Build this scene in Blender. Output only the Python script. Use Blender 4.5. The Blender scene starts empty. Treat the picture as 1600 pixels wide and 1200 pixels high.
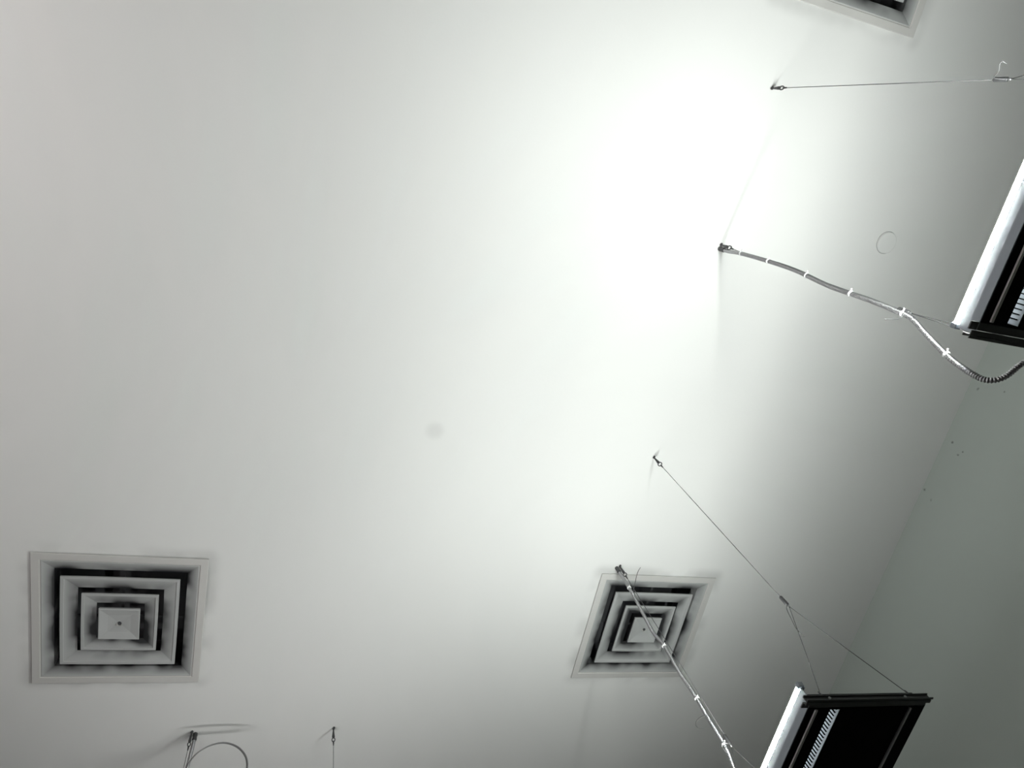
import bpy, bmesh, math, random
from mathutils import Vector, Matrix
random.seed(4)
S = bpy.context.scene
C = S.collection

# ------------------------------------------------------------------ camera
cam_d = bpy.data.cameras.new('camera')
cam = bpy.data.objects.new('camera', cam_d)
C.objects.link(cam)
S.camera = cam
cam_d.sensor_width = 36
cam_d.lens = 24.38
cam_d.clip_start = 0.01
# columns: image right, image up, backwards (room axes: X across, Y along, Z up)
R = Matrix(((0.94991935, -0.11606276, -0.29014248),
            (-0.21004934, -0.92458315, -0.31784474),
            (-0.23137091, 0.36287111, -0.90265833)))
cam.matrix_world = Matrix.Translation((0, 0, 1.5)) @ R.to_4x4()

# ------------------------------------------------------------------ world, exposure
W = bpy.data.worlds.new('world'); S.world = W; W.use_nodes = True
W.node_tree.nodes['Background'].inputs[0].default_value = (0.02, 0.02, 0.02, 1)
vs = S.view_settings
vs.view_transform = 'Standard'; vs.look = 'None'; vs.gamma = 1.0; vs.use_curve_mapping = False
vs.exposure = -0.13
TUBE_POWER = 1020.0       # radiance of the lamp tubes
CEIL = 3.989              # ceiling height
FIXZ = 2.619              # underside of the hanging lamps
CX = 1.508                # line of the right-hand row of lamps
WALLX = 3.044

# ------------------------------------------------------------------ materials
def mat(name, col, rough=0.6, metal=0.0, bump=0.0, scale=60.0, var=0.0, dirt=None, emis=None, estr=0, spec=None):
    m = bpy.data.materials.new(name); m.use_nodes = True
    nt = m.node_tree; N = nt.nodes; L = nt.links
    b = N['Principled BSDF']
    b.inputs['Base Color'].default_value = (*col, 1)
    b.inputs['Roughness'].default_value = rough
    b.inputs['Metallic'].default_value = metal
    if spec is not None: b.inputs['Specular IOR Level'].default_value = spec
    if emis:
        b.inputs['Emission Color'].default_value = (*emis, 1)
        b.inputs['Emission Strength'].default_value = estr
    tc = N.new('ShaderNodeTexCoord')
    if var or bump:
        n = N.new('ShaderNodeTexNoise'); n.inputs['Scale'].default_value = scale; n.inputs['Detail'].default_value = 4
        L.new(tc.outputs['Object'], n.inputs['Vector'])
    last = None
    if var:
        mx = N.new('ShaderNodeMix'); mx.data_type = 'RGBA'
        mx.inputs[6].default_value = (*[c*(1-var) for c in col], 1); mx.inputs[7].default_value = (*[min(1, c*(1+var)) for c in col], 1)
        L.new(n.outputs['Fac'], mx.inputs[0]); last = mx.outputs[2]
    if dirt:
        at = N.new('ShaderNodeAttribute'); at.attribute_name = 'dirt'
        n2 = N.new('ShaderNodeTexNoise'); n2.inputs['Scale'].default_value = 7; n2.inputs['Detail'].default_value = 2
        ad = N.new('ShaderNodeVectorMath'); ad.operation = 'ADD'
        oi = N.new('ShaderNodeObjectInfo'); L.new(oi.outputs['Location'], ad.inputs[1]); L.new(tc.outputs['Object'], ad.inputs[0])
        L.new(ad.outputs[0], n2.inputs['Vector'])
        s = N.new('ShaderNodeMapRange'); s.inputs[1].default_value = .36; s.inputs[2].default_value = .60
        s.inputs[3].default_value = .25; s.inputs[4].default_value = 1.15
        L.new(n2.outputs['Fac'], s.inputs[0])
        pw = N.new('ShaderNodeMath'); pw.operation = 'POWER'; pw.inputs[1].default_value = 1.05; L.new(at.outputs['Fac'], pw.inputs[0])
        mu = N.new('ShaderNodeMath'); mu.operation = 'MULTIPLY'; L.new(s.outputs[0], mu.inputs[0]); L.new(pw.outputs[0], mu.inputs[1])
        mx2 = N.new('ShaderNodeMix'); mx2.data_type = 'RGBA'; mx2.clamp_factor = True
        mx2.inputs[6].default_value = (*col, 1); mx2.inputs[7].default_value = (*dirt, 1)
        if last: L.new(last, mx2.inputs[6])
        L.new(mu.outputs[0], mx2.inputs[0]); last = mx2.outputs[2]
    if last: L.new(last, b.inputs['Base Color'])
    if bump:
        bp = N.new('ShaderNodeBump'); bp.inputs['Strength'].default_value = bump; bp.inputs['Distance'].default_value = .002
        L.new(n.outputs['Fac'], bp.inputs['Height']); L.new(bp.outputs[0], b.inputs['Normal'])
    return m

DIFF = [(-0.565, 2.057), (1.735, 2.050), (1.738, -0.996)]      # centres of the air diffusers
DH = 0.305

def paint(name, col, spots, halos=()):
    """matt wall paint with faint roller unevenness, small scuffs and dust streaks round the diffusers"""
    m = bpy.data.materials.new(name); m.use_nodes = True
    nt = m.node_tree; N = nt.nodes; L = nt.links
    b = N['Principled BSDF']; b.inputs['Roughness'].default_value = .75; b.inputs['Specular IOR Level'].default_value = .25
    tc = N.new('ShaderNodeTexCoord')
    big = N.new('ShaderNodeTexNoise'); big.inputs['Scale'].default_value = .9; big.inputs['Detail'].default_value = 3
    L.new(tc.outputs['Object'], big.inputs['Vector'])
    mx = N.new('ShaderNodeMix'); mx.data_type = 'RGBA'
    mx.inputs[6].default_value = (*[c*.965 for c in col], 1); mx.inputs[7].default_value = (*[c*1.03 for c in col], 1)
    L.new(big.outputs['Fac'], mx.inputs[0]); last = mx.outputs[2]
    def mix(fac, c2):
        nonlocal last
        k = N.new('ShaderNodeMix'); k.data_type = 'RGBA'; k.clamp_factor = True
        L.new(fac, k.inputs[0]); L.new(last, k.inputs[6]); k.inputs[7].default_value = (*c2, 1); last = k.outputs[2]
    def math_(op, a, b2=None):
        k = N.new('ShaderNodeMath'); k.operation = op
        for i, v in enumerate((a, b2)):
            if v is None: continue
            if isinstance(v, (int, float)): k.inputs[i].default_value = v
            else: L.new(v, k.inputs[i])
        return k.outputs[0]
    # small scuffs: centre, radius, strength, colour ; warped by noise for raggedness
    nz = N.new('ShaderNodeTexNoise'); nz.inputs['Scale'].default_value = 38; L.new(tc.outputs['Object'], nz.inputs['Vector'])
    for (p, r, st, ragged) in spots:
        d = N.new('ShaderNodeVectorMath'); d.operation = 'DISTANCE'; L.new(tc.outputs['Object'], d.inputs[0]); d.inputs[1].default_value = p
        dd = math_('ADD', d.outputs['Value'], math_('MULTIPLY', math_('SUBTRACT', nz.outputs['Fac'], .5), ragged))
        mr = N.new('ShaderNodeMapRange'); mr.interpolation_type = 'SMOOTHSTEP'
        mr.inputs[1].default_value = r*.3; mr.inputs[2].default_value = r*1.3; mr.inputs[3].default_value = st; mr.inputs[4].default_value = 0
        L.new(dd, mr.inputs[0]); mix(mr.outputs[0], (.12, .12, .11))
    if halos:
        sx = N.new('ShaderNodeSeparateXYZ'); L.new(tc.outputs['Object'], sx.inputs[0])
        n3 = N.new('ShaderNodeTexNoise'); n3.inputs['Scale'].default_value = 5; L.new(tc.outputs['Object'], n3.inputs['Vector'])
        for (hx, hy) in halos:
            ax = math_('ABSOLUTE', math_('SUBTRACT', sx.outputs[0], hx)); ay = math_('ABSOLUTE', math_('SUBTRACT', sx.outputs[1], hy))
            dx = math_('MAXIMUM', math_('SUBTRACT', ax, .30), 0); dy = math_('MAXIMUM', math_('SUBTRACT', ay, .30), 0)
            d = math_('SQRT', math_('ADD', math_('MULTIPLY', dx, dx), math_('MULTIPLY', dy, dy)))
            mr = N.new('ShaderNodeMapRange'); mr.interpolation_type = 'SMOOTHERSTEP'
            mr.inputs[1].default_value = 0; mr.inputs[2].default_value = .075; mr.inputs[3].default_value = .3; mr.inputs[4].default_value = 0
            L.new(d, mr.inputs[0])
            nm = N.new('ShaderNodeMapRange'); nm.inputs[1].default_value = .42; nm.inputs[2].default_value = .66; nm.inputs[3].default_value = .08; nm.inputs[4].default_value = 1
            L.new(n3.outputs['Fac'], nm.inputs[0])
            mix(math_('MULTIPLY', mr.outputs[0], nm.outputs[0]), (.16, .16, .15))
    L.new(last, b.inputs['Base Color'])
    fine = N.new('ShaderNodeTexNoise'); fine.inputs['Scale'].default_value = 130; L.new(tc.outputs['Object'], fine.inputs['Vector'])
    bp = N.new('ShaderNodeBump'); bp.inputs['Strength'].default_value = .12; bp.inputs['Distance'].default_value = .001
    L.new(fine.outputs['Fac'], bp.inputs['Height']); L.new(bp.outputs[0], b.inputs['Normal'])
    return m

M_ceil = paint('ceiling_paint', (.80, .80, .785), [((.529, 1.111, CEIL), .040, .13, .01)], DIFF)
M_wall = paint('wall_paint', (.50, .545, .51), [
    ((WALLX, .885, CEIL-.045), .005, .7, .02), ((WALLX, .925, CEIL-.10), .006, .6, .02), ((WALLX, .90, CEIL-.115), .004, .6, .02),
    ((WALLX, 1.163, CEIL-.014), .009, .75, .02), ((WALLX, .564, CEIL-.175), .006, .6, .01), ((WALLX, .60, CEIL-.05), .006, .5, .02),
    ((WALLX, 1.19, CEIL-.07), .006, .4, .03)])
M_wall2 = paint('wall_paint_plain', (.28, .283, .28), [])
M_floor = mat('floor_vinyl', (.035, .034, .032), .45, var=.08, scale=6)
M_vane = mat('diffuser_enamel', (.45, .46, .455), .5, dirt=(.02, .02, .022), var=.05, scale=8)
M_frame = mat('diffuser_frame_enamel', (.60, .59, .57), .5, var=.04, scale=10)
M_duct = mat('duct_dark', (.055, .056, .06), .8)
M_black = mat('lamp_black_paint', (.0035, .0035, .004), .7, bump=.05, scale=200, spec=.04)
M_bar = mat('dark_bar_metal', (.05, .052, .05), .5, .2, var=.15, scale=30)
M_grey = mat('grey_reflector_metal', (.30, .33, .36), .45, .3, var=.06, scale=15)
M_rail = mat('rail_aluminium', (.55, .54, .52), .4, .2, var=.05)
M_white = mat('slot_reflector_white', (.75, .78, .80), .5)
M_steel = mat('galvanised_steel', (.45, .45, .46), .30, .95, var=.2, scale=90)
M_wire = mat('steel_wire', (.09, .09, .092), .65, .2, var=.2, scale=300)
M_dark = mat('dark_iron', (.055, .055, .057), .5, .35, var=.2, scale=120)
M_tie = mat('white_nylon', (.85, .85, .85), .5)
M_cord = mat('grey_cord', (.20, .20, .20), .55, var=.1, scale=100)
def emit(name, col, st):
    m = bpy.data.materials.new(name); m.use_nodes = True
    N = m.node_tree.nodes; N.clear()
    e = N.new('ShaderNodeEmission'); e.inputs[0].default_value = (*col, 1); e.inputs[1].default_value = st
    o = N.new('ShaderNodeOutputMaterial'); m.node_tree.links.new(e.outputs[0], o.inputs[0]); return m
M_tube = emit('lamp_tube_cool', (.95, 1.0, .965), TUBE_POWER)
M_tubew = emit('lamp_tube_warm', (1.0, .93, .92), TUBE_POWER*.62)
M_tubew2 = emit('lamp_tube_warm_dim', (1.0, .93, .90), TUBE_POWER*.14)
M_tubez = emit('lamp_tube_dimmed', (1.0, .985, .97), TUBE_POWER*.19)
M_tubea = emit('lamp_tube_aged', (.95, 1.0, .965), TUBE_POWER*.70)
M_slot = emit('slot_fill_glow', (.86, .95, 1.0), 7)  # glow of the added strip that brightens the slot wall

# ------------------------------------------------------------------ helpers
def add_box(bm, x0, x1, y0, y1, z0, z1, bev=0):
    r = bmesh.ops.create_cube(bm, size=1)
    bmesh.ops.scale(bm, vec=(x1-x0, y1-y0, z1-z0), verts=r['verts'])
    bmesh.ops.translate(bm, vec=((x0+x1)/2, (y0+y1)/2, (z0+z1)/2), verts=r['verts'])
    if bev:
        es = list({e for v in r['verts'] for e in v.link_edges})
        bmesh.ops.bevel(bm, geom=es, offset=bev, segments=2, affect='EDGES', profile=.5)
def frames(pts):
    out = []; up = None
    for i, p in enumerate(pts):
        a = pts[max(i-1, 0)]; b = pts[min(i+1, len(pts)-1)]
        t = (b-a).normalized()
        if up is None:
            up = Vector((1, 0, 0)) if abs(t.x) < .8 else Vector((0, 1, 0))
        n = (up - t*up.dot(t)).normalized(); up = n
        out.append((p, t, n, t.cross(n)))
    return out
def add_tube(bm, pts, r, seg=8, cap=True):
    """r: number or list; pts: list of vectors"""
    pts = [Vector(p) for p in pts]; rs = r if isinstance(r, (list, tuple)) else [r]*len(pts)
    rings = []
    for (p, t, n, b), rr in zip(frames(pts), rs):
        rings.append([bm.verts.new(p + (n*math.cos(a)+b*math.sin(a))*rr) for a in [2*math.pi*k/seg for k in range(seg)]])
    for A, B in zip(rings, rings[1:]):
        for k in range(seg): bm.faces.new((A[k], A[(k+1) % seg], B[(k+1) % seg], B[k])).smooth = True
    if cap: bm.faces.new(rings[0][::-1]); bm.faces.new(rings[-1])
def add_ring(bm, c, nrm, R_, r, n=16, seg=6):
    nrm = Vector(nrm).normalized(); u = nrm.orthogonal().normalized(); v = nrm.cross(u); c = Vector(c)
    rings = []
    for i in range(n):
        a = 2*math.pi*i/n; d = u*math.cos(a)+v*math.sin(a)
        rings.append([bm.verts.new(c + d*(R_+r*math.cos(q)) + nrm*r*math.sin(q)) for q in [2*math.pi*k/seg for k in range(seg)]])
    for i in range(n):
        A, B = rings[i], rings[(i+1) % n]
        for k in range(seg): bm.faces.new((A[k], A[(k+1) % seg], B[(k+1) % seg], B[k])).smooth = True
def smooth(pts, step):
    """Catmull-Rom through pts, resampled at equal steps"""
    P = [Vector(p) for p in pts]; P = [P[0]*2-P[1]] + P + [P[-1]*2-P[-2]]
    d = []
    for i in range(1, len(P)-2):
        for j in range(24):
            t = j/24; a, b, c, e = P[i-1:i+3]
            d.append(.5*((2*b)+(c-a)*t+(2*a-5*b+4*c-e)*t*t+(3*b-a-3*c+e)*t**3))
    d.append(P[-2]); out = [d[0]]; acc = 0
    for a, b in zip(d, d[1:]):
        L_ = (b-a).length; pos = 0
        while acc + (L_-pos) >= step:
            pos += step-acc; acc = 0; out.append(a.lerp(b, pos/L_))
        acc += L_-pos
    if (out[-1]-d[-1]).length > step*.3: out.append(d[-1])
    return out
def obj(name, bm, m, parent=None, **props):
    bmesh.ops.recalc_face_normals(bm, faces=bm.faces)
    me = bpy.data.meshes.new(name); bm.to_mesh(me); bm.free()
    me.materials.append(m)
    o = bpy.data.objects.new(name, me); C.objects.link(o)
    if parent is not None: o.parent = parent
    for k, v in props.items(): o[k] = v
    return o
def thing(name, label, cat, loc, rz=0, group=None):
    o = bpy.data.objects.new(name, None); C.objects.link(o); o.empty_display_size = .1
    o.location = loc; o.rotation_euler = (0, 0, rz); o['label'] = label; o['category'] = cat
    if group: o['group'] = group
    return o
def kids(o, tab): return tab.get(o.name, [])
def copy_tree(o, parent=None, tab=None):
    if tab is None:
        tab = {}
        for q in bpy.data.objects:
            if q.parent: tab.setdefault(q.parent.name, []).append(q)
    c = o.copy(); C.objects.link(c)
    if parent is not None: c.parent = parent
    for ch in kids(o, tab): copy_tree(ch, c, tab)
    return c

# ------------------------------------------------------------------ the room
X0, X1, Y0, Y1 = -5.2, WALLX, -4.6, 4.6
def ceiling():
    bm = bmesh.new(); hs = .268
    xs = sorted({X0, X1, *[c[0]+s*hs for c in DIFF for s in (-1, 1)]})
    ys = sorted({Y0, Y1, *[c[1]+s*hs for c in DIFF for s in (-1, 1)]})
    for z, top in ((CEIL, 0), (CEIL+.02, 1)):
        V = {(x, y): bm.verts.new((x, y, z)) for x in xs for y in ys}
        for a, b in zip(xs, xs[1:]):
            for c, d in zip(ys, ys[1:]):
                mx, my = (a+b)/2, (c+d)/2
                if any(abs(mx-h[0]) < hs and abs(my-h[1]) < hs for h in DIFF): continue
                bm.faces.new((V[a, c], V[a, d], V[b, d], V[b, c]))
        for v in list(bm.verts):
            if not v.link_faces: bm.verts.remove(v)
    me_o = obj('ceiling', bm, M_ceil, kind='structure'); return me_o
ceiling()
def slab(name, x0, x1, y0, y1, z0, z1, m):
    bm = bmesh.new(); add_box(bm, x0, x1, y0, y1, z0, z1); obj(name, bm, m, kind='structure')
slab('floor', X0, X1, Y0, Y1, -.1, 0, M_floor)
slab('wall_right', X1, X1+.12, Y0, Y1, 0, CEIL+.02, M_wall)
slab('wall_left', X0-.12, X0, Y0, Y1, 0, CEIL+.02, M_wall2)
slab('wall_front', X0, X1, Y0-.12, Y0, 0, CEIL+.02, M_wall2)
slab('wall_back', X0, X1, Y1, Y1+.12, 0, CEIL+.02, M_wall2)

# ------------------------------------------------------------------ air diffusers
def loft_square(bm, prof, lay, bulge=0):
    """prof: (half size, z, dirt) rows, lofted as nested squares, edges cut so the pressed metal can bow a little"""
    n = 8; rings = []
    for (h, z, d) in prof:
        ring = []
        for s in range(4):
            for k in range(n):
                t = -1+2*k/n
                x, y = h*t, -h
                a = s*math.pi/2; bow = bulge*(1-t*t)
                y -= bow
                v = bm.verts.new((x*math.cos(a)-y*math.sin(a), x*math.sin(a)+y*math.cos(a), z)); v[lay] = d
                ring.append(v)
        rings.append(ring)
    for A, B in zip(rings, rings[1:]):
        m = len(A)
        for k in range(m): bm.faces.new((A[k], A[(k+1) % m], B[(k+1) % m], B[k]))
    return rings
def vane(h, lip, z, hi, zi, d0=0.0, d1=1.0, bulge=.0):
    bm = bmesh.new(); lay = bm.verts.layers.float.new('dirt')
    g = .0015; q = 4
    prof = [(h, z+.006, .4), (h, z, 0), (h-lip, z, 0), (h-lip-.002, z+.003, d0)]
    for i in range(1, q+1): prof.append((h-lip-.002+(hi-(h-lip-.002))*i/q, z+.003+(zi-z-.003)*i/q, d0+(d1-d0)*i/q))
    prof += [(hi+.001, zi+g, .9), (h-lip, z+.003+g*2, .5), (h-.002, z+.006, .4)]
    loft_square(bm, prof, lay, bulge)
    return bm
def make_diffuser(x, y, label):
    t = thing('ceiling_diffuser', label, 'air vent', (x, y, CEIL), 0, 'square air diffusers in the ceiling')
    bm = bmesh.new(); lay = bm.verts.layers.float.new('dirt')
    loft_square(bm, [(.266, .018, 0), (.266, -.0045, 0), (.305, -.0045, 0), (.305, -.0068, 0), (.3035, -.008, 0), (.2775, -.008, 0), (.2760, -.0065, 0), (.2760, .018, 0)], lay)
    obj('frame', bm, M_frame, t)
    bm = bmesh.new(); lay = bm.verts.layers.float.new('dirt')
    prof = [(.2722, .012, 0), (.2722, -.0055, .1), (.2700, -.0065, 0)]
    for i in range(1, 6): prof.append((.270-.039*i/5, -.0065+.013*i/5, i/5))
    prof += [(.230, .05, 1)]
    loft_square(bm, prof, lay)
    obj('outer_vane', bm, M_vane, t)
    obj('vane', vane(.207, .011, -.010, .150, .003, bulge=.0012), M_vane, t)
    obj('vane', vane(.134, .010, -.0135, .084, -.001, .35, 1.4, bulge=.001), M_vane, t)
    # centre plate: shallow pressed pyramid
    bm = bmesh.new(); lay = bm.verts.layers.float.new('dirt')
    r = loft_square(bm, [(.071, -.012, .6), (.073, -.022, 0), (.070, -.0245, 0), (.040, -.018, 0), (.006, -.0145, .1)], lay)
    bm.faces.new(r[-1]); 
    pl = obj('centre_plate', bm, M_vane, t)
    bm = bmesh.new(); add_tube(bm, [(0, 0, -.0165), (0, 0, -.0135)], .0070, 12)
    obj('screw_hole', bm, M_duct, pl)
    bm = bmesh.new(); add_tube(bm, [(.009*math.cos(a), .006*math.sin(a)+.004, -.018) for a in [math.radians(q) for q in range(-30, 221, 25)]], .0016, 6)
    obj('clip', bm, M_rail, pl)
    # cross bracket carrying the vanes, duct collar
    bm = bmesh.new(); add_box(bm, -.222, .222, -.006, .006, .026, .029); add_box(bm, -.006, .006, -.222, .222, .026, .029)
    add_box(bm, -.005, .005, -.005, .005, -.0145, .027)
    obj('bracket', bm, M_duct, t)
    bm = bmesh.new(); lay = bm.verts.layers.float.new('dirt')
    r = loft_square(bm, [(.2665, .019, 0), (.268, .20, 0)], lay); bm.faces.new(r[-1])
    obj('duct_collar', bm, M_duct, t)
    return t
make_diffuser(*DIFF[0], 'square white louvred ceiling air diffuser, dusty, nothing hanging in front, left of the other two')
make_diffuser(*DIFF[1], 'square white louvred ceiling air diffuser crossed by the hanging metal conduit')
make_diffuser(*DIFF[2], 'square white louvred ceiling air diffuser cut off by the top edge of the picture')

# ------------------------------------------------------------------ flush round cover plates
def make_cover(x, y, label):
    t = thing('round_cover_plate', label, 'cover plate', (x, y, CEIL), 0, 'round cover plates flush in the ceiling')
    bm = bmesh.new()
    add_tube(bm, [(0, 0, -.0045), (0, 0, -.0065), (0, 0, -.0073)], [.0445, .0445, .0425], 40)
    obj('disc', bm, M_ceil_disc, t)
    bm = bmesh.new(); add_tube(bm, [(0, 0, 0), (0, 0, -.0048)], .0395, 32)
    obj('seat_ring', bm, M_duct, t)
    bm = bmesh.new(); add_ring(bm, (0, 0, -.0006), (0, 0, 1), .0462, .0011, 40, 6)
    obj('gap_shade_ring', bm, M_gap_shade, t)
M_gap_shade = mat('gap_shade_grey', (.36, .36, .355), .8)  # painted grey stands in for the shade in the gap round the disc
M_ceil_disc = mat('cover_plate_paint', (.79, .79, .775), .6)
make_cover(2.276, .047, 'small round white cover plate on the bare ceiling between the wall and the conduit')
make_cover(2.288, 2.668, 'small round cover plate in the dark ceiling, half hidden behind the conduit')

# ------------------------------------------------------------------ hanging lamps (local: x across, lit tube at -x, z=0 underside)
LH = .2825
def make_lamp(label, tube_mat):
    t = thing('hanging_lamp', label, 'ceiling lamp', (0, 0, 0), 0, 'black louvred lamps hung on steel cables')
    e = LH-.029
    bm = bmesh.new()
    add_box(bm, -.1825, -.112, -e, e, 0, .040, .002)
    add_box(bm, -.080, .197, -e, e, 0, .040, .002)
    add_box(bm, -.182, .197, -e, e, .040, .046)
    for s in (-1, 1): add_box(bm, -.112, -.080, s*e-(.006 if s > 0 else 0), s*e+(.006 if s < 0 else 0), .0005, .0405)
    for (x, y) in ((-.02, -.13), (.10, -.13), (.04, .10), (.12, .17)):      # rivets
        add_tube(bm, [(x, y, .001), (x, y, -.0012)], .003, 8)
    obj('housing', bm, M_black, t)
    # grey metal side wing behind the tube
    bm = bmesh.new()
    pr = [(-.1855, .001), (-.1862, .022), (-.1862, .043), (-.1735, .0445), (-.1700, .064)]
    for s, off in ((1, 0),):
        vs_ = []
        for y in (-LH+.004, LH-.004):
            vs_.append([bm.verts.new((x, y, z)) for x, z in pr] + [bm.verts.new((x+.0025, y, z)) for x, z in pr[::-1]])
        n = len(vs_[0])
        for k in range(n): bm.faces.new((vs_[0][k], vs_[0][(k+1) % n], vs_[1][(k+1) % n], vs_[1][k]))
        bm.faces.new(vs_[0]); bm.faces.new(vs_[1])
    obj('side_reflector', bm, M_grey, t)
    # right-hand plain side
    bm = bmesh.new(); add_box(bm, .197, .200, -LH+.026, LH-.026, .001, .034, .0008); obj('side_panel', bm, M_black, t)
    bm = bmesh.new(); add_tube(bm, [(-.1810, -LH+.012, .053), (-.1810, LH-.012, .053)], .0066, 12)
    obj('lamp_tube', bm, tube_mat, t)
    for s in (-1, 1):
        bm = bmesh.new(); add_box(bm, -.190, -.1735, s*LH-.006*s-.006, s*LH-.006*s+.006, .0455, .061, .002)
        obj('lamp_holder', bm, M_grey, t)
    # underside rails
    for x in (-.158, .148):
        bm = bmesh.new(); add_box(bm, x-.004, x+.004, -e+.004, e-.004, -.004, .0005, .001); obj('rail', bm, M_rail, t)
    # lit slot: white wall, black ribs, unseen glowing strip added opposite to brighten the wall
    bm = bmesh.new(); add_box(bm, -.0825, -.0805, -e+.006, e-.006, .001, .0395); sl = obj('slot_reflector', bm, M_white, t)
    bm = bmesh.new()
    n = int((2*e-.02)/.0108)
    for i in range(n):
        y = -e+.012+i*.0108; add_box(bm, -.0856, -.0825, y, y+.0024, .007, .030)
    obj('rib', bm, M_black, sl, kind='stuff')
    bm = bmesh.new(); add_box(bm, -.1115, -.1095, -e+.01, e-.01, .028, .036); obj('slot_fill_strip', bm, M_slot, t)
    # end bars: folded channel with a ledge, two screws
    for s in (-1, 1):
        bm = bmesh.new()
        def bx(y0, y1, z0, z1, x0=-.205, x1=.199):
            a, b = s*y0, s*y1; add_box(bm, x0, x1, min(a, b), max(a, b), z0, z1, .0008)
        bx(LH-.003, LH, -.006, .010)
        bx(LH-.012, LH-.002, -.008, -.005)
        bx(LH, LH+.006, -.008, -.005, -.205, .203)
        bx(LH-.029, LH-.012, .001, .005)
        bx(LH-.003, LH+.004, .008, .011)
        b = obj('end_bar', bm, M_bar, t)
        for x in (-.128, .118):
            bm = bmesh.new(); add_tube(bm, [(x, s*(LH-.001), .003), (x, s*(LH+.003), .003)], .0035, 10); obj('screw', bm, M_steel, b)
    return t
lamp = make_lamp('black hanging lamp at the bottom edge, with ribbed lit slot in its underside', M_tubea)
YA, YB = 1.4195, -.1185          # centres of the two lamps of the right-hand row
lamp.location = (CX, YA, FIXZ)
l2 = copy_tree(lamp); l2.location = (CX, YB, FIXZ)
for o in l2.children:
    if o.name.startswith('lamp_tube'): o.data = o.data.copy(); o.data.materials[0] = M_tube
l2['label'] = 'black hanging lamp with bright side tube cut off by the right edge of the picture'

# ------------------------------------------------------------------ cable hangers
def make_hanger(x, y, along, label, tail, leg_to=None):
    """along: unit vector of the lamp's width, the two bridle wires spread that way. z measured from the ceiling"""
    t = thing('cable_hanger', label, 'steel cable', (x, y, CEIL), 0, 'thin steel cables that carry the lamps')
    bm = bmesh.new()
    add_tube(bm, [(.004, -.004, 0), (0, 0, -.006), (0, 0, -.012)], [.0045, .006, .0035], 8)
    add_tube(bm, [(0, 0, -.010), (0, 0, -.030), (0, 0, -.046), (0, 0, -.052), (0, 0, -.058)], [.0028, .0045, .0062, .0062, .003], 8)
    obj('ceiling_anchor', bm, M_dark, t)
    bm = bmesh.new(); add_ring(bm, (0, 0, -.067), (.55, .45, .4), .0082, .0022, 18, 6); obj('eye_ring', bm, M_dark, t)
    bm = bmesh.new(); add_tube(bm, [(0, 0, -.074), (0, 0, -.080), (0, 0, -.098)], [.002, .0036, .0022], 8); obj('ferrule', bm, M_dark, t)
    zg = -.962
    bm = bmesh.new(); add_tube(bm, [(0, 0, -.095), (0, 0, zg)], .0012, 6); obj('cable', bm, M_wire, t)
    bm = bmesh.new(); add_tube(bm, [(0, 0, zg+.004), (0, 0, zg), (0, 0, zg-.034), (0, 0, zg-.038)], [.003, .0058, .0058, .004], 12)
    g = obj('gripper', bm, M_dark, t)
    bm = bmesh.new(); add_tube(bm, [(0, 0, zg-.038), (0, 0, zg-.046)], [.0035, .0028], 10); obj('release_tip', bm, M_steel, g)
    ex, ey = along
    zb = FIXZ-CEIL+.019
    dx, dy = (leg_to or (0, 0))
    for s in (-1, 1):
        bm = bmesh.new()
        a = Vector((0, 0, zg-.044)); b = Vector((ex*.1425*s+dx, ey*.1425*s+dy, zb))
        add_tube(bm, [a, a.lerp(b, .5)+Vector((0, 0, -.001)), b, b+Vector((0, 0, -.022))], .0011, 6)
        add_tube(bm, [b+Vector((0, 0, .010)), b, b+Vector((0, 0, -.006))], [.0015, .003, .002], 6)
        obj('bridle_wire', bm, M_wire, t)
    bm = bmesh.new(); p = smooth(tail, .006); add_tube(bm, p, .0011, 6); obj('cable_tail', bm, M_wire, t)
    return t
zg = -.962-.036
make_hanger(1.511, 1.134, (1, 0), 'thin steel cable running diagonally to the bottom lamp, without conduit',
            [(0, 0, zg), (-.012, .004, zg-.015), (-.026, .006, zg-.06), (-.036, .008, zg-.10), (-.034, .008, zg-.135)], (-.003, .006))
make_hanger(1.518, .189, (1, 0), 'thin steel cable strapped beside the upper metal conduit',
            [(0, 0, zg), (-.02, .012, zg), (-.05, .012, zg-.03), (-.10, .012, zg-.07), (-.18, .012, zg-.115)], (-.010, -.024))
make_hanger(1.527, -.397, (1, 0), 'thin steel cable without conduit near the top right corner',
            [(0, 0, zg), (-.03, .004, zg+.01), (-.085, .004, zg-.05), (-.125, .0, zg-.085), (-.145, 0, zg-.11), (-.128, 0, zg-.105)], (-.019, -.001))
make_hanger(1.509, 1.702, (1, 0), 'thin steel cable strapped to the lower metal conduit in front of the air diffuser',
            [(0, 0, zg), (-.02, 0, zg+.01), (-.036, 0, zg-.005), (-.034, 0, zg-.03), (-.028, 0, zg-.035)], (-.001, -.003))
make_hanger(-.271, 2.641, (0, 1), 'thin steel cable below the left air diffuser with a loop of cord beside it',
            [(0, 0, zg), (.02, 0, zg+.01), (.05, 0, zg-.05)], (.0, 0))
make_hanger(.328, 2.641, (0, 1), 'thin steel cable at the bottom edge right of the cord loop',
            [(0, 0, zg), (-.015, .0, zg+.03), (-.02, 0, zg+.08)], (-.0, 0))

# the third lamp hangs just below the picture, turned a quarter
l3 = copy_tree(lamp); l3.location = (.0285, 2.641, FIXZ); l3.rotation_euler = (0, 0, math.pi/2)
for o in l3.children:
    if o.name.startswith('lamp_tube'): o.data = o.data.copy(); o.data.materials[0] = M_tubez
l3['label'] = 'black hanging lamp just below the bottom edge, turned a quarter, under the cord loop'
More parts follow.
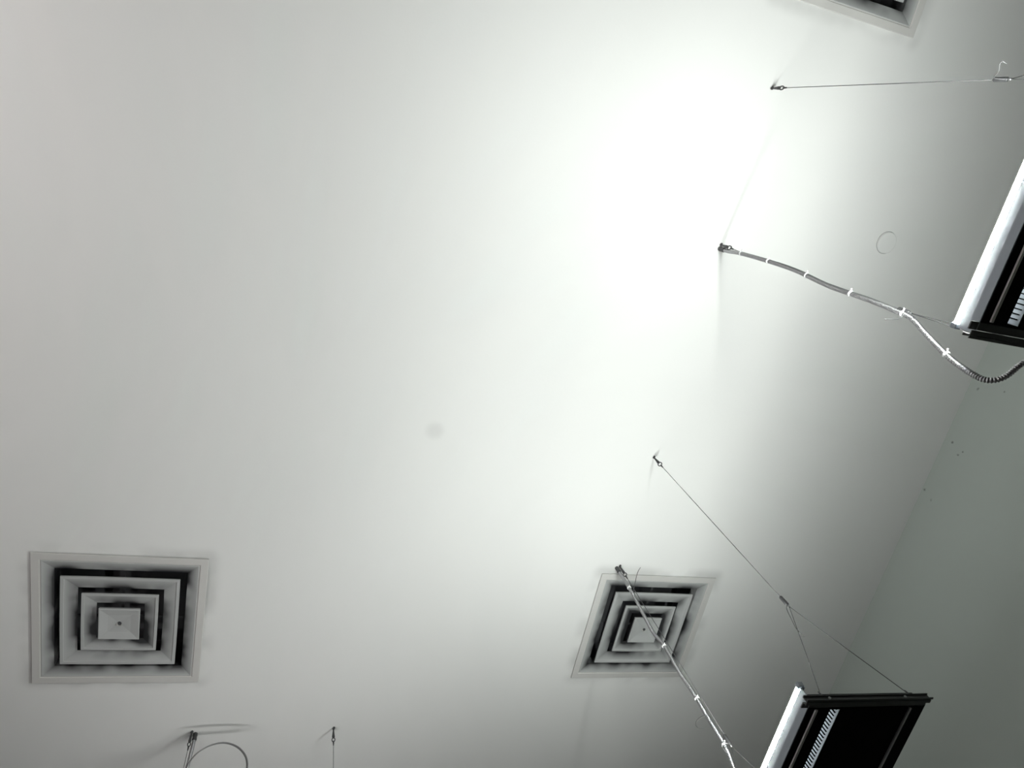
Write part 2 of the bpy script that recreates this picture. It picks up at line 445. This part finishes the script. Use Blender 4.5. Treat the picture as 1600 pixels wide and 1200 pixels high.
# the row across the room, which lights the left part of the ceiling
for i, (x, y) in enumerate(((-2.02, YA), (-2.02, YB))):
    l = copy_tree(lamp); l.location = (x, y, FIXZ); l.rotation_euler = (0, 0, math.pi)
    for o in l.children:
        if o.name.startswith('lamp_tube'):
            o.data = o.data.copy(); o.data.materials[0] = (M_tubew2, M_tubew)[i]
    l['label'] = ('opposite black hanging lamp, outside the picture, level with the bottom lamp',
                  'opposite black hanging lamp, outside the picture, level with the right-edge lamp')[i]
    for s in (-1, 1):
        make_hanger(x, y+s*.284, (1, 0), 'steel cable %s of the opposite lamp row, left outside the picture' % ('first', 'second', 'third', 'last')[(1-i)*2+(s > 0)],
                    [(0, 0, zg), (-.02, 0, zg+.01), (-.036, 0, zg-.02)], (0, 0))

# ------------------------------------------------------------------ flexible metal conduits
def make_conduit(pts, label, ties, plain=.0):
    P = [Vector(p) for p in pts]; o0 = P[0].copy()
    t = thing('metal_conduit', label, 'conduit', o0, 0, 'flexible metal conduits')
    loc = [p-o0 for p in P]
    path = smooth(loc, .0016)
    rs = [(.0073, .0077, .0059, .0050)[i % 4] for i in range(len(path))]
    bm = bmesh.new(); add_tube(bm, path, rs, 10); obj('armoured_sleeve', bm, M_steel, t)
    bm = bmesh.new()
    q = smooth(loc, .005)
    add_tube(bm, [q[0]]+q[2:9:2], [.0095, .0095, .0085, .0100, .0080], 12)
    obj('connector', bm, M_dark, t)
    fr = frames(q)
    for f in ties:
        i = int(f*(len(q)-1)); p, tt, n, b = fr[i]
        bm = bmesh.new(); add_tube(bm, [p-tt*.0028, p-tt*.002, p+tt*.002, p+tt*.0028], [.0075, .0096, .0096, .0075], 12)
        d = (Vector((-.4, -.5, 0))+n*.3).normalized()
        add_tube(bm, [p+d*.008, p+d*.016], .0022, 6)
        obj('cable_tie', bm, M_tie, t)
    return t
dx, dy = -.004, .010
c1 = [(1.524, .195, 2.489), (1.523, .193, 2.42), (1.518, .184, 2.33), (1.518, .177, 2.163), (1.518, .175, 1.995), (1.518, .185, 1.81), (1.518, .183, 1.636),
      (1.518, .187, 1.505), (1.518, .193, 1.463), (1.518, .213, 1.414), (1.518, .248, 1.314), (1.518, .263, 1.233), (1.525, .261, 1.200),
      (1.545, .244, 1.186), (1.575, .220, 1.187), (1.600, .195, 1.180), (1.606, .172, 1.165), (1.606, .158, 1.155)]
make_conduit([(x+dx, y+dy if i < 14 else y, z+1.5) for i, (x, y, z) in enumerate(c1)],
             'upper flexible metal conduit sagging in a loop to the end of the right-edge lamp', (.115, .235, .385, .53, .675, .80))
c2 = [(1.502, 1.708, 2.489), (1.500, 1.705, 2.42), (1.496, 1.700, 2.306), (1.500, 1.712, 2.202), (1.500, 1.721, 2.071), (1.500, 1.707, 1.970), (1.500, 1.710, 1.828), (1.500, 1.703, 1.704),
      (1.500, 1.706, 1.609), (1.500, 1.705, 1.523), (1.500, 1.712, 1.467), (1.500, 1.728, 1.422), (1.505, 1.77, 1.32), (1.515, 1.79, 1.24), (1.530, 1.77, 1.18), (1.540, 1.74, 1.158), (1.540, 1.702, 1.150)]
cy = make_conduit([(x-.004, y+.006 if i < 15 else y, z+1.5) for i, (x, y, z) in enumerate(c2)],
                  'lower flexible metal conduit hanging across the air diffuser down to the bottom lamp', (.115, .37, .565, .70))
o0 = Vector((1.498, 1.714, 3.989))
bm = bmesh.new(); add_tube(bm, smooth([Vector(p)-o0 for p in ((1.492, 1.705, 3.765), (1.50, 1.70, 3.80), (1.540, 1.69, 3.874), (1.575, 1.69, 3.93), (1.604, 1.69, 3.966))], .008), .0012, 6)
obj('loose_wire', bm, M_wire, cy)
c3 = [(-.262, 2.650, 2.489), (-.262, 2.648, 2.42), (-.264, 2.646, 2.30), (-.262, 2.65, 2.10), (-.266, 2.645, 1.9), (-.262, 2.65, 1.6), (-.262, 2.65, 1.40), (-.270, 2.65, 1.28), (-.29, 2.65, 1.19), (-.30, 2.64, 1.152), (-.253, 2.64, 1.148)]
make_conduit([(x+.006, y+.004, z+1.5) for x, y, z in c3], 'flexible metal conduit leaving the picture at the bottom edge, left of the cord loop', (.2, .5))

# cord loop tied beside the conduit
cp = [(-.262, 2.632, 2.235), (-.257, 2.60, 2.272), (-.247, 2.60, 2.307), (-.223, 2.60, 2.345), (-.18, 2.60, 2.376), (-.128, 2.60, 2.385), (-.076, 2.60, 2.362), (-.038, 2.60, 2.314), (-.026, 2.60, 2.257),
      (-.036, 2.60, 2.20), (-.075, 2.60, 2.14), (-.14, 2.60, 2.115), (-.21, 2.61, 2.15), (-.245, 2.62, 2.20), (-.255, 2.632, 2.235)]
t = thing('cord_loop', 'thin grey cord coiled in a loop at the bottom edge beside the hanging cable', 'cord', (-.262, 2.632, 3.735))
for k, off in enumerate(((0, 0, 0), (.003, -.007, -.004))):
    bm = bmesh.new(); add_tube(bm, smooth([Vector(p)+Vector(off)*(1 if k else 1)-Vector((-.262, 2.632, 2.235)) for p in cp], .01), .0026, 8)
    obj('cord_turn', bm, M_cord, t)
bm = bmesh.new(); add_ring(bm, (0, .006, 0), (0, 0, 1), .015, .002, 16, 6); obj('cord_tie', bm, M_tie, t)
